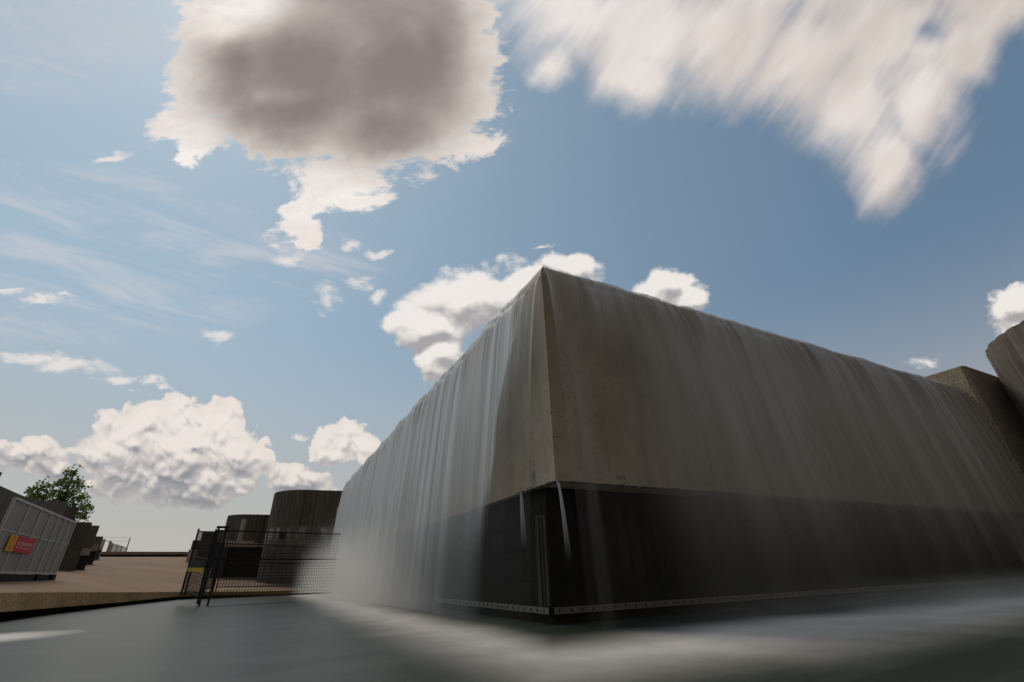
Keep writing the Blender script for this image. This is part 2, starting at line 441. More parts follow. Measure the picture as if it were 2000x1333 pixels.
# sloping plaza between kerb and far parapet
DF = 62.; S0 = el(280, 1087.5)
NR = 24; vs = []; fs = []
for i in range(n):
    q = kt[i] + bk[i] * (W - .03); dk = math.hypot(q.x, q.y); o = out2(q)
    for r in range(NR + 1):
        t = r / NR; d = dk + (DF - dk) * t
        vs.append((o.x * d, o.y * d, (q.z - .006) * (1 - t) + (EYE[2] + DF * S0) * t))
for i in range(n - 1):
    for r in range(NR):
        a = i * (NR + 1) + r; fs.append((a, a + 1, a + NR + 2, a + NR + 1))
pz = MB(); pz.add(vs, fs); tag(pz.build('plaza', M['plaza'], smooth=True), kind='structure')
def plaza_z(x, y):
    """height of the sloping plaza"""
    a = math.atan2(y, x); best = None
    for i in range(n - 1):
        q0 = kt[i] + bk[i] * (W - .03); q1 = kt[i + 1] + bk[i + 1] * (W - .03)
        a0, a1 = math.atan2(q0.y, q0.x), math.atan2(q1.y, q1.x)
        if min(a0, a1) <= a <= max(a0, a1):
            t = (a - a0) / (a1 - a0); q = q0.lerp(q1, t); dk = math.hypot(q.x, q.y)
            u = (math.hypot(x, y) - dk) / (DF - dk)
            return (q.z - .006) * (1 - u) + (EYE[2] + DF * S0) * u
    return .5
def ground_at(px, d):
    p = at(px, 1100, d); return Vector((p.x, p.y, plaza_z(p.x, p.y)))

# ------------------------------------------------------------------ fountain block
ft = empty('fountain', (CX, CY, 0), 'massive pale concrete block fountain with sharp corner, water sheeting over its edges', 'fountain')
X1, Y1 = 24., 32.
b = MB()
# block with a small rounded lip along the two visible top edges
def lip(r=.34, k=9): return [(r - r * math.sin(t), r - r * math.cos(t)) for t in [math.pi / 2 * i / k for i in range(k + 1)]]
prof = [(0., ZB)] + [(r_in, ZT - r_dn) for r_in, r_dn in reversed(lip())]
rings = []
for off, z in prof:
    rings.append([(CX + off, CY + off, z), (XEND + .6, CY + off, z), (XEND + .6, YEND + .4, z), (CX + off, YEND + .4, z)])
vs = [p for r in rings for p in r]; fs = []
for i in range(len(rings) - 1):
    for j in range(4):
        fs.append((i * 4 + j, i * 4 + (j + 1) % 4, i * 4 + 4 + (j + 1) % 4, i * 4 + 4 + j))
fs += [(3, 2, 1, 0), tuple(len(vs) - 4 + j for j in range(4))]
b.add(vs, fs); b.build('upper_block', M['block'], ft)
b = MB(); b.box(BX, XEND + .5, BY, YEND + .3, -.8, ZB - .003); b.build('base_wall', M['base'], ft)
# board-marked horizontal lift joints on the sunny base face
b = MB()
for z in (.42, .80, 1.12): b.box(BX - .008, BX, BY + .3, 20., z, z + .012)
b.build('lift_joint', M['base'], ft)
b = MB(); b.box(BX - .03, BX - .002, BY + .002, BY + .26, .135, 1.2)
for yy in (.07, .15): b.box(BX - .042, BX - .03, BY + yy, BY + yy + .025, .14, 1.18)
b.build('corner_board', M['post'], ft)
# expansion joints in the shaded face
for xx in (8.35, 12.6):
    b = MB(); b.box(xx, xx + .016, CY - .004, CY, ZB, ZT - .36); b.build('joint', M['pale'], ft)
bolt_me = None
for axis in (0, 1):
    s = MB()
    if axis == 0: s.box(BX + .03, XEND, BY - .012, BY - .002, .055, .125); s.box(BX + .03, XEND, BY - .06, BY - .012, .055, .063)
    else: s.box(BX - .05, BX - .036, BY - .0, YEND, .055, .125)
    st = s.build('steel_strip', M['strip'], ft)
    for i in range(40):
        q = .1 + .172 * i
        p = Vector((BX + q, BY - .018, .092)) if axis == 0 else Vector((BX - .056, BY + q, .092))
        if bolt_me is None:
            t = MB(); t.tube([(0, 0, -.006), (0, 0, .006)], .014, 8)
            o = t.build('bolt', M['bolt']); bolt_me = o
        else:
            o = bolt_me.copy(); COL.objects.link(o)
        o.parent = st; o.location = p
        o.rotation_euler = (R_(90), 0, 0) if axis == 0 else (0, R_(90), 0)
# pool-bed stones / dark weeds clinging to the underside edge
for axis, ln in ((0, 3.4), (1, 1.1)):
    b = MB(); N = 90; vs = []; fs = []
    for i in range(N + 1):
        q = ln * i / N; h = .004 + .03 * max(0, random.gauss(0, .5)) * (1 if (i // 7) % 3 else .25); t_ = .003 + .35 * h
        for o_, z_ in ((-t_, ZB + h * .8), (-t_, ZB - h), (.03, ZB - h), (.03, ZB + h * .8)):
            vs.append((CX + q, CY + o_, z_) if axis == 0 else (CX + o_, CY + q, z_))
    for i in range(N):
        for j in range(4): fs.append((i * 4 + j, i * 4 + (j + 1) % 4, i * 4 + 4 + (j + 1) % 4, i * 4 + 4 + j))
    fs += [(0, 1, 2, 3), (N * 4 + 3, N * 4 + 2, N * 4 + 1, N * 4)]
    b.add(vs, fs); b.build('moss', M['moss'], ft)

# ------------------------------------------------------------------ falling water
def vnoise(x, seed):
    rng = np.random.RandomState(seed); tb = rng.rand(4096)
    i = np.floor(x).astype(int); f = x - i; f = f * f * (3 - 2 * f)
    return tb[i % 4096] * (1 - f) + tb[(i + 1) % 4096] * f
def curtain(name, length, left, mat, parent=None):
    NU, du = int(length / .035), .035
    pr = []   # (outward offset, z, metres fallen)
    for i in range(4): pr.append((.82 - .12 * i, ZT + .02, -.48 + .12 * i))
    R0 = .46
    for i in range(13):
        a = math.pi / 2 * i / 12 * .93
        pr.append((.40 - R0 * math.sin(a), ZT + .02 - R0 * (1 - math.cos(a)) * .97 + .02 * math.sin(2 * a), R0 * a))
    z0 = pr[-1][1]; o0 = pr[-1][0]; s0 = pr[-1][2]
    for i in range(1, 31):
        dz = (i / 30) ** 1.35 * (z0 - ZW + .02)
        off = o0 - THROW * math.sqrt(max(dz, 0) / 5.) * .95 if True else 0
        pr.append((off, z0 - dz, s0 + dz))
    NV = len(pr)
    us = np.arange(NU + 1) * du + .01
    sd = 3 if left else 9
    d1 = vnoise(us * 1.1, sd) - .5; d2 = vnoise(us * 3.7, sd + 1) - .5; d3 = vnoise(us * 11, sd + 2) - .5; d4 = vnoise(us * 24, sd + 3) - .5
    vs = []; uvs = []
    for i, u in enumerate(us):
        for j, (off, z, s) in enumerate(pr):
            g_ = min(1, max(0, (s - .12) / .5)); fade = 1 / (1 + max(s - .5, 0) * .9)
            dd = (d1[i] * .10 + d2[i] * .10 + d3[i] * .042 + d4[i] * .012) * g_ * fade
            o = off + dd
            if o > -.012 and s > .62: o = -.012
            if left: vs.append((CX + o, CY + u, z))
            else: vs.append((CX + u, CY + o, z))
            uvs.append((u, s))
    fs = []
    for i in range(NU):
        for j in range(NV - 1):
            a = i * NV + j; fs.append((a, a + 1, a + NV + 1, a + NV))
    me = bpy.data.meshes.new(name); me.from_pydata(vs, [], fs)
    uvl = me.uv_layers.new(name='flow')
    li = np.zeros(len(me.loops), dtype=np.int32); me.loops.foreach_get('vertex_index', li)
    uvl.data.foreach_set('uv', np.array(uvs, dtype=np.float32)[li].ravel())
    for p in me.polygons: p.use_smooth = True
    me.materials.append(mat)
    o = bpy.data.objects.new(name, me); COL.objects.link(o)
    return o
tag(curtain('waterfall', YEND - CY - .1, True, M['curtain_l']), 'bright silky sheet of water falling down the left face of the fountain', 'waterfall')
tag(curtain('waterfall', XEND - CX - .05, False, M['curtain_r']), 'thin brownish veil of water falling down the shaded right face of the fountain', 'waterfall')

def spout(p0, vel, length, r, label):
    NS, K = 18, 8; vs = []; fs = []; uvs = []
    for i in range(NS + 1):
        t = i / NS; T = math.sqrt(2 * length * t / 9.8)
        c = Vector(p0) + Vector(vel) * T + Vector((0, 0, -length * t))
        rr = r * (1 + 1.6 * t)
        for q in range(K):
            a = 2 * math.pi * q / K; vs.append((c.x + rr * math.cos(a), c.y + rr * math.sin(a), c.z)); uvs.append((q / K, t))
    for i in range(NS):
        for q in range(K): fs.append((i * K + q, i * K + (q + 1) % K, (i + 1) * K + (q + 1) % K, (i + 1) * K + q))
    me = bpy.data.meshes.new('trickle'); me.from_pydata(vs, [], fs)
    uvl = me.uv_layers.new(name='flow')
    for l in me.loops: uvl.data[l.index].uv = uvs[l.vertex_index]
    for p in me.polygons: p.use_smooth = True
    me.materials.append(M['spout'])
    o = bpy.data.objects.new('trickle', me); COL.objects.link(o)
    return tag(o, label, 'water jet', 'trickles off the lower edge of the fountain block')
spout((CX + .02, CY + .0, ZB + .01), (.0, -.32, 0), 1.0, .016, 'thin white trickle spurting from the lower corner of the fountain block')
spout((CX - .0, 6.02, ZB + .01), (-.1, -.3, 0), .8, .02, 'short curved trickle below the panel joint left of the fountain corner')

# spray
def mist(name, box_, mat, label):
    b = MB(); b.box(*box_); o = b.build(name, mat)
    return tag(o, label, 'spray', kind='stuff')
LX, LY = CX - THROW, CY - THROW
mist('spray', (LX - 1.7, CX - .03, CY - .9, YEND + .2, ZW + .01, 2.9), mist_mat('spray_left', 1.05, 'x', LX - .15, ZW, 2.8, 1.45, (2., 11.)),
     'white spray drifting above the pool at the foot of the left waterfall')
mist('spray', (CX + .3, XEND, LY - 1.8, BY - .08, ZW + .01, .6), mist_mat('spray_right', .5, 'y', LY - .7, ZW, .55, 1.0, (0., 7.)),
     'low white spray above the pool at the foot of the right waterfall')

# ------------------------------------------------------------------ end walls and ribbed towers
w = MB(); yf = 4.72
a = Vector((16.25, yf)); 
w.prism([(17.15, yf + .06), (17.25, yf - .02), (24., yf - .02), (24., 9.), (17.15, 9.)], -.8, 5.56)
wing = w.build('end_wall', M['wing'], bevel=.03)
tag(wing, 'brown exposed-aggregate end wall closing the right face of the fountain', 'wall')
p = at(640, 984, 26.2)
w = MB(); w.prism([(CX - .2, YEND + .02), (XEND, YEND + .02), (XEND, YEND + .9), (CX - .2, YEND + .9)], -.8, at(640, 986, 25.5).z)
tag(w.build('end_wall', M['wing'], bevel=.03), 'narrow brown end wall at the far end of the left waterfall', 'wall')

def ribbed(pts, z0, z1, rib, depth):
    """wall following pts (closed outline) with vertical half-round ribs"""
    out = []
    P2 = [Vector(p[:2]) for p in pts]
    L = 0
    for i in range(len(P2)):
        a, b2 = P2[i], P2[(i + 1) % len(P2)]
        d = b2 - a; ln = d.length; k_ = max(1, int(round(ln / (rib / 4))))
        nn = Vector((d.y, -d.x)).normalized()
        for s in range(k_):
            q = a + d * (s / k_); ph = ((L + ln * s / k_) / rib) % 1.0
            off = depth * (1 if ph < .74 else 0)
            out.append(q + nn * off)
        L += ln
    m = MB(); m.prism([(q.x, q.y) for q in out], z0, z1); return m
def rounded(x0, x1, y0, y1, r, ang=0., org=(0, 0), k=14):
    pts = []
    for cx, cy, s in ((x1 - r, y0 + r, -90), (x1 - r, y1 - r, 0), (x0 + r, y1 - r, 90), (x0 + r, y0 + r, 180)):
        for i in range(k + 1):
            t = R_(s + 90 * i / k); pts.append((cx + r * math.cos(t), cy + r * math.sin(t)))
    c, s = math.cos(ang), math.sin(ang)
    return [(org[0] + c * x - s * y, org[1] + s * x + c * y) for x, y in pts]
# right-hand drum
tr_ = at(1929, 692, 19.2)
cr = 3.0
dirn = Vector((tr_.x, tr_.y)).normalized(); side = Vector((dirn.y, -dirn.x))
cen = Vector((tr_.x, tr_.y)) + side * cr + dirn * .1
m = ribbed([(cen.x + cr * math.cos(t), cen.y + cr * math.sin(t)) for t in [2 * math.pi * i / 120 for i in range(120)]], -.8, tr_.z, .52, .05)
tag(m.build('ribbed_tower', M['ribbed_dark']), 'round ribbed concrete tower overlapping the aggregate end wall at the right frame edge', 'tower')

# large drum left of the falls
DD = 30.5
tl = at(530, 967, DD); zt = at(590, 964, DD).z
ang = math.atan2(1.0, 9.0)
tw = empty('ribbed_tower', (tl.x + 3, tl.y + 3, 0), 'tall ribbed concrete tower with rounded corner beside the left waterfall', 'tower')
gz = plaza_z(tl.x, tl.y) - .4
m = ribbed(rounded(0, 12, 0, 9, 2.0, R_(-6), (tl.x - .03, tl.y - 1.2)), gz, zt, .22, .03)
m.build('shaft', M['stained'], tw)
# vent and lime stains sit on the front of the shaft
def front_pt(px, py, d): return at(px, py, d)
def on_front(px, py):
    r = ray(px, py); d = Vector((math.cos(R_(-6)), math.sin(R_(-6)))); nn = Vector((-d.y, d.x)); o = Vector((tl.x - .03, tl.y - 1.2))
    t = nn.dot(o) / (nn.x * r[0] + nn.y * r[1]); return Vector(EYE + t * r)
v0 = on_front(545.5, 1042.5); v1 = on_front(557.5, 1048.5); print('vent', v0, v1, 'tower', gz, zt)
m = MB(); m.box(v0.x, v1.x, v0.y - .12, v0.y + .4, v1.z, v0.z); m.build('vent', M['black'], tw)

# small drum on its plinth, with pale panel
sm = empty('low_tower', (at(480, 1056, 34).x, at(480, 1056, 34).y, 0), 'lower round concrete tower with a cream vertical panel above a dark opening', 'tower')
p0 = at(441, 1011, 34.); p1 = at(436, 1056, 34.); pr_ = at(532, 1011, 34.)
m = ribbed(rounded(0, (pr_ - p0).length + 1.5, 0, 6, 1.3, R_(-4), (p0.x, p0.y - .8)), p1.z - .2, at(480, 1008.5, 34).z, .22, .03)
m.build('drum', M['ribbed'], sm)
q0 = at(472.5, 1014, 33.05); q1 = at(491, 1014, 33.05); zb_ = at(470, 1056, 33.05).z
m = MB(); m.prism([(q0.x, q0.y), (q1.x, q1.y), (q1.x, q1.y + .35), (q0.x, q0.y + .35)], zb_, q0.z)
pn = m.build('panel', M['cream'], sm)
mid = (q0 + q1) / 2
m = MB(); m.box(mid.x - .012, mid.x + .012, mid.y - .012, mid.y - .002, zb_ + .02, q0.z - .35); m.build('seam', M['ribbed'], pn)
# plinth : pier, lintel, jamb and dark recess
def slab(name, mat, parent, L, Rr, top, d, dback, zbot=None, bevel=0.):
    """upright slab whose front edge runs between two sighted points"""
    a = at(L, top, d[0]); c = at(Rr, top, d[1])
    z0 = zbot if zbot is not None else min(plaza_z(a.x, a.y), plaza_z(c.x, c.y)) - .3
    o = Vector((a.x + c.x, a.y + c.y, 0)).normalized() * dback
    m = MB(); m.prism([(a.x, a.y), (c.x, c.y), (c.x + o.x, c.y + o.y), (a.x + o.x, a.y + o.y)], z0, (a.z + c.z) / 2)
    return m.build(name, mat, parent, bevel=bevel)
slab('lintel', M['pale'], sm, 434, 545, 1056, (33., 33.), 4., at(480, 1069, 33).z)
slab('pier', M['rough'], sm, 424, 447, 1069.5, (33., 33.), 4.)
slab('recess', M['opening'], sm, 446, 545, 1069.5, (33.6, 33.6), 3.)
# dark stepped block further left
bl = empty('stepped_block', (at(400, 1100, 42).x, at(400, 1100, 42).y, 0), 'dark stepped concrete block behind the oblique fence panel', 'block')
slab('wall', M['rough'], bl, 396, 450, 1038, (42., 42.), 5.)
slab('step', M['rough'], bl, 377, 400, 1055.5, (50., 50.), 5.)
p = at(369, 1074, 49)
m = MB(); m.prism([(p.x, p.y), (p.x + .8, p.y), (p.x + .8, p.y + .8), (p.x, p.y + .8)], plaza_z(p.x, p.y) - .3, p.z)
m.build('low_step', M['pale'], bl)

# ------------------------------------------------------------------ left side of the plaza
# curved terrace wall
cw = []
for px, py, d in [(-420, 800, 15.), (-200, 880, 18.5), (-80, 921, 21.5), (0, 949, 24.), (30, 962.5, 25.3), (48, 970, 26.2), (68, 975.5, 27.2), (95, 978.5, 28.4), (133, 981.5, 30.)]:
    cw.append(at(px, py, d))
m = MB(); vs = []; fs = []
for q in cw:
    o = out2(q) * .7; z0 = plaza_z(q.x, q.y) - .4
    vs += [(q.x, q.y, z0), (q.x, q.y, q.z), (q.x + o.x, q.y + o.y, q.z), (q.x + o.x, q.y + o.y, z0)]
for i in range(len(cw) - 1):
    for j in range(4): fs.append((i * 4 + j, i * 4 + (j + 1) % 4, i * 4 + 4 + (j + 1) % 4, i * 4 + 4 + j))
e = (len(cw) - 1) * 4; fs += [(0, 1, 2, 3), (e + 3, e + 2, e + 1, e)]
m.add(vs, fs)
tag(m.build('curved_wall', M['rough']), 'dark curved concrete wall rising behind the grey mesh barrier', 'wall')
tag(slab('tall_wall', M['rough'], None, -120, 7.5, 917.5, (36., 36.), 3.), 'tall dark wall end at the left frame edge above the curved wall', 'wall')
tag(slab('short_wall', M['rough'], None, 120, 155.5, 990, (33., 33.), 3.), 'short dark concrete wall between the curved wall and the tree', 'wall')

def pier(i, L, Rr, top, d, beam, label):
    c = at((L + Rr) / 2, 1080, d)
    r = empty('terrace_pier', (c.x, c.y, 0), label, 'pier', 'stepped piers along the left of the plaza')
    slab('wall', M['rough'], r, L, Rr, top, (d, d), 1.2, bevel=.05)
    if beam:
        bl_, br_, bt, bb = beam
        a = at(bl_, bt, d + 1.35)
        slab('beam', M['pale'], r, bl_, br_, bt, (d + 1.35, d + 1.35), 1.6, at((bl_ + br_) / 2, bb, d + 1.35).z)
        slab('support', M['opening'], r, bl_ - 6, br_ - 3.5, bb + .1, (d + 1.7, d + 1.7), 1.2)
    return r
pier(0, 120, 181.5, 1019.5, 31., (150, 178.5, 1071, 1085), 'largest and nearest of the stepped concrete piers, right beside the grey mesh barrier')
pier(1, 168, 195.5, 1026.5, 39., (178, 193.5, 1064, 1076.5), 'second stepped concrete pier along the plaza, just behind the largest one')
pier(2, 186, 202.5, 1048, 49., (194, 200.5, 1070, 1074), 'smallest and farthest stepped concrete pier, next to the far parapet')
m = slab('utility_cabinet', M['alu'], None, 199.5, 207.5, 1053.5, (52., 52.), 1.)
tag(m, 'small pale metal cabinet behind the farthest concrete pier', 'cabinet')

# far parapet
fp = empty('parapet', (at(280, 1088, DF - .5).x, at(280, 1088, DF - .5).y, 0), 'long low parapet closing the far end of the plaza', 'parapet')
a = at(150, 1079, DF - .5); c = at(470, 1079.5, DF - .5); zt_ = at(280, 1078.3, DF - .5).z; zm = at(280, 1084, DF - .5).z
m = MB(); m.prism([(a.x, a.y), (c.x, c.y), (c.x, c.y + 1), (a.x, a.y + 1)], zm, zt_); m.build('coping', M['coping'], fp)
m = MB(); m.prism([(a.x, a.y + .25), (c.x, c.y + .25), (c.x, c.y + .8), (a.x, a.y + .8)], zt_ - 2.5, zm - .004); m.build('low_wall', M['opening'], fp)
# mesh railing and mast beyond the parapet
rl = empty('railing', (at(225, 1078, 64).x, at(225, 1078, 64).y, 0), 'grey mesh railing stepping down behind the far parapet', 'railing')
rp = [(208.5, 1055.5, 1076), (214, 1061, 1077), (226, 1064, 1077), (216.5, 1061.5, 1077), (235, 1066.5, 1078), (246, 1070, 1078)]
rp = sorted(rp)
for px, t_, b_ in rp:
    m = MB(); A = at(px, b_, 64.); B = at(px + (1085 - t_) * 0, t_, 64.); m.bar((A.x, A.y, A.z - .5), (A.x, A.y, B.z), .07); m.build('post', M['alu'], rl)
m = MB()
for i in range(len(rp) - 1):
    for s in range(10):
        t = s / 10
        px = rp[i][0] * (1 - t) + rp[i + 1][0] * t; tp = rp[i][1] * (1 - t) + rp[i + 1][1] * t
        A = at(px, 1079, 64.); B = at(px, tp + .7, 64.); m.bar((A.x, A.y, A.z - .2), (A.x, A.y, B.z), .025)
    A = at(rp[i][0], rp[i][1] + .7, 64.); B = at(rp[i + 1][0], rp[i + 1][1] + .7, 64.); m.bar(A, B, .04)
m.build('mesh', M['alu'], rl)
ms = empty('mast', (at(246.5, 1074, 63).x, at(246.5, 1074, 63).y, 0), 'thin grey mast with slack wires beyond the far parapet', 'mast')
A = at(246.3, 1076, 63); B = at(252, 1050.5, 63)
m = MB(); m.bar((A.x, A.y, A.z - .5), (A.x + (B.x - A.x) * .15, A.y, B.z), .07); m.build('pole', M['black'], ms)
m = MB()
for dy in (0., 7.):
    pts = [at(203 + 48.5 * t, 1049.5 + dy + .6 * t + 1.2 * 4 * t * (1 - t) * .3, 63.) for t in [i / 8 for i in range(9)]]
    m.tube(pts, .012, 5)
m.build('wire', M['alu'], ms)

# ------------------------------------------------------------------ grey mesh barrier with its sign
def lerp(a, b2, t): return a + (b2 - a) * t
BLo = at(-38, 1116.5, 18.2); BRo = at(107.5, 1121, 23.0)
TLz = at(27, 976.5, 18.2 + .0).z; TRz = at(151.5, 1021.5, 23.0).z
# straight verticals: use the average height above the foot
hL = at(27, 976.5, 18.6).z - BLo.z; hR = TRz - BRo.z
bar_ = empty('mesh_barrier', (BRo.x, BRo.y, plaza_z(BRo.x, BRo.y)), 'grey translucent mesh hoarding panel with steel frame in front of the curved wall', 'barrier')
def bp(u, v):
    base = BLo.lerp(BRo, u); h = hL * (1 - u) + hR * u
    return Vector((base.x, base.y, base.z + h * v))
nb = (BRo - BLo); nb = Vector((nb.y, -nb.x, 0)).normalized()   # towards the viewer
m = MB()
fw = .06
m.bar(bp(0, 0), bp(1, 0), fw); m.bar(bp(0, 1), bp(1, 1), fw); m.bar(bp(0, 0), bp(0, 1), fw); m.bar(bp(1, 0), bp(1, 1), fw)
m.build('frame', M['alu'], bar_)
UB = [.2, .375, .53, .665, .785, .89]
for u in UB:
    m = MB(); m.bar(bp(u, .01) + nb * .015, bp(u, .99) + nb * .015, .05, .04); m.build('upright', M['alu'], bar_)
m = MB(); m.bar(bp(.0, .56) - nb * .005, bp(1, .56) - nb * .005, .035); m.build('mid_rail', M['alu'], bar_)
def screen_mat():
    m, nt, p = material('shade_mesh'); P = geo_pos(nt)
    p.inputs['Base Color'].default_value = (.36, .335, .3, 1); p.inputs['Roughness'].default_value = .7
    n_ = nt.noise(P, 1.2, 3., .5)
    tr = nt.new('ShaderNodeBsdfTransparent'); ma = nt.new('ShaderNodeMixShader')
    nt.put(ma.inputs[0], nt.rng(n_, .3, .7, .74, .86))
    nt.l.new(tr.outputs[0], ma.inputs[1]); nt.l.new(p.outputs[0], ma.inputs[2])
    nt.l.new(ma.outputs[0], m.node_tree.nodes['Material Output'].inputs[0]); return m
M['screen'] = screen_mat()
m = MB(); q = [bp(0, 0), bp(1, 0), bp(1, 1), bp(0, 1)]; o = -nb * .012
m.add([x for x in q] + [x + o for x in q], [(0, 1, 2, 3), (7, 6, 5, 4), (0, 4, 5, 1), (1, 5, 6, 2), (2, 6, 7, 3), (3, 7, 4, 0)])
m.build('screen', M['screen'], bar_)
for u in (.06, .72, .97):
    q = bp(u, 0); gz_ = plaza_z(q.x, q.y)
    m = MB(); m.bar((q.x, q.y, gz_ - .05), (q.x, q.y, q.z - .03), .3, .12); m.build('foot', M['black'], bar_)
q0, q1 = bp(-.02, 0), bp(.985, 0)
m = MB(); m.prism([(q0.x, q0.y), (q1.x, q1.y), (q1.x - nb.x * .5, q1.y - nb.y * .5), (q0.x - nb.x * .5, q0.y - nb.y * .5)],
                  [plaza_z(q0.x, q0.y) - .1, plaza_z(q1.x, q1.y) - .1] * 1 + [plaza_z(q1.x, q1.y) - .1, plaza_z(q0.x, q0.y) - .1],
                  [q0.z - .04, q1.z - .04, q1.z - .04, q0.z - .04])
m.build('ballast', M['black'], bar_)
# sign
su0, su1, su2, sv0, sv1 = .232, .352, .672, .29, .52
def sp(u, v, lift): return bp(u, v) + nb * lift
def plate(u0, u1, v0, v1, l0, l1):
    m = MB(); q = [(u0, v0), (u1, v0), (u1, v1), (u0, v1)]
    m.add([sp(u, v, l1) for u, v in q] + [sp(u, v, l0) for u, v in q], [(0, 1, 2, 3), (7, 6, 5, 4), (0, 4, 5, 1), (1, 5, 6, 2), (2, 6, 7, 3), (3, 7, 4, 0)])
    return m
sg = empty('closed_sign', bp(su1, sv0), 'red and yellow closed-area sign fixed to the grey mesh barrier', 'sign')
def find_u(px, v):
    lo, hi = -.3, 1.3
    for _ in range(40):
        mid_ = (lo + hi) / 2; q = bp(mid_, v); c_ = ROT.T @ (np.array(q) - EYE); x_ = 1000 + F * c_[0] / -c_[2]
        if x_ < px: lo = mid_
        else: hi = mid_
    return lo
su0, su1, su2 = find_u(12., .405), find_u(25., .405), find_u(60., .405)
plate(su1, su2, sv0, sv1, .03, .05).build('red_field', M['red'], sg)
plate(su0, su1 - .002, sv0, sv1, .03, .052).build('yellow_field', M['yellow'], sg)
# round emblem on the yellow field
uc = (su0 + su1) / 2; vc = sv0 + (sv1 - sv0) * .53; Lm = (BRo - BLo).length; hh = (hL + hR) / 2
m = MB(); vs = []; K = 20
for rr in (.145, .085):
    for i in range(K):
        t = 2 * math.pi * i / K; vs.append(sp(uc + rr * .75 * math.cos(t) / Lm, vc + rr * 1.25 * math.sin(t) / hh, .056))
m.add(vs, [(i, (i + 1) % K, K + (i + 1) % K, K + i) for i in range(K)])
m.build('emblem', M['orange'], sg)
def text(body, u0, u1, v0, v1, mat, name, parent, lift):
    cu = bpy.data.curves.new(name, 'FONT'); cu.body = body; cu.size = 1.; cu.resolution_u = 4
    ob = bpy.data.objects.new(name, cu); COL.objects.link(ob)
    bpy.context.view_layer.update()
    me = bpy.data.meshes.new_from_object(ob.evaluated_get(bpy.context.evaluated_depsgraph_get()))
    bpy.data.objects.remove(ob)
    xs = [v.co.x for v in me.vertices]; ys = [v.co.y for v in me.vertices]
    x0, x1, y0, y1 = min(xs), max(xs), 0., .72
    vs = [tuple(sp(u0 + (u1 - u0) * (v.co.x - x0) / (x1 - x0), v0 + (v1 - v0) * (v.co.y - y0) / (y1 - y0), lift)) for v in me.vertices]
    m = MB(); m.add(vs, [tuple(p.vertices) for p in me.polygons]); return m.build(name, mat, parent)
dv = sv1 - sv0; dus = su2 - su1
text('SECTEUR', su1 + dus * .12, su1 + dus * .52, sv0 + dv * .44, sv0 + dv * .66, M['white'], 'lettering', sg, .0545)
text('FERM\u00c9', su1 + dus * .56, su1 + dus * .87, sv0 + dv * .44, sv0 + dv * .66, M['white'], 'lettering', sg, .0545)
# small second line, too small to read: word-length dashes
m = MB(); x_ = .1
for wl in (.11, .05, .12, .04, .13, .09, .1):
    if x_ + wl > .86: break
    q = [(su1 + dus * x_, sv0 + dv * .27), (su1 + dus * (x_ + wl), sv0 + dv * .27), (su1 + dus * (x_ + wl), sv0 + dv * .31), (su1 + dus * x_, sv0 + dv * .31)]
    m.add([sp(u, v, .0545) for u, v in q], [(0, 1, 2, 3)]); x_ += wl + .018
m.build('small_print', M['white'], sg)

# ------------------------------------------------------------------ black temporary fence
def fence(base0, base1, h0, h1, label, ends=(0., 1.)):
    a, b2 = Vector(base0), Vector(base1)
    r = empty('fence_panel', a, label, 'fence', 'black temporary fence panels standing at the pool edge')
    def fpnt(u, v): 
        q = a.lerp(b2, u); return q + Vector((0, 0, (h0 * (1 - u) + h1 * u) * v))
    L = (b2 - a).length
    for u in ends:
        m = MB(); m.bar(fpnt(u, 0), fpnt(u, 1), .05); m.build('post', M['black'], r)
    for v in (.955, .575, .09):
        m = MB(); m.bar(fpnt(0, v), fpnt(1, v), .04); m.build('rail', M['black'], r)
    m = MB(); nv = int(L / .075)
    for i in range(1, nv): m.bar(fpnt(i / nv, .09), fpnt(i / nv, .955), .0085)
    nh = int(h0 / .1)
    for j in range(1, nh): m.bar(fpnt(0, .09 + .865 * j / nh), fpnt(1, .09 + .865 * j / nh), .008)
    m.build('wire_mesh', M['black'], r)
    return r, fpnt
FC = Vector((-1.33, 16.6, ZW)); hA = at(425, 1030, math.hypot(FC.x, FC.y)).z - ZW
FR = Vector((2.22, 17.5, ZW))
rA, fA = fence(FC, FR, hA, hA, 'black wire fence panel facing the viewer and running into the left waterfall', (0.,))
# twin corner post and cap
m = MB(); q = FC + Vector((.2, .02, 0)); m.bar(q, q + Vector((0, 0, hA)), .05); m.build('post', M['black'], rA)
m = MB(); m.bar(FC + Vector((-.06, 0, hA)), FC + Vector((.28, .02, hA)), .06); m.build('clamp', M['black'], rA)
pB = at(353, 1163, 19.0); hB = at(394, 1033, 19.0).z - pB.z
rB, fB = fence(FC + Vector((-.06, .06, .05)), pB, hA - .1, hB, 'black wire fence panel seen edge-on left of the corner post, with yellow tape')
m = MB(); q = pB + Vector((.14, -.42, 0)); m.bar(q, q + Vector((0, 0, hB * .42)), .05); m.build('post', M['black'], rB)
m = MB(); m.bar(fB(.12, .43), fB(1.02, .37), .03, .11); m.build('tape', M['yelltag'], rB)
m = MB(); m.bar(fB(.1, .52), fB(.98, .47), .012, .2); m.build('cloth', M['black'], rB)
pC = at(420, 1160, 25.5); pC.z = plaza_z(pC.x, pC.y); hC = at(445.5, 1058, 25.5).z - pC.z
pC2 = at(620, 1156, 26.6); pC2.z = plaza_z(pC2.x, pC2.y)
rC, fC = fence(pC, pC2, hC, hC, 'black wire fence panel standing on the plaza behind the nearer fence')
pD = at(398, 1158, 23.6); pD.z = max(.1, plaza_z(pD.x, pD.y))
rD, fD = fence(pC + Vector((-.1, -.05, 0)), pD, hC, hC, 'short black wire fence panel linking the rear fence with the corner post')

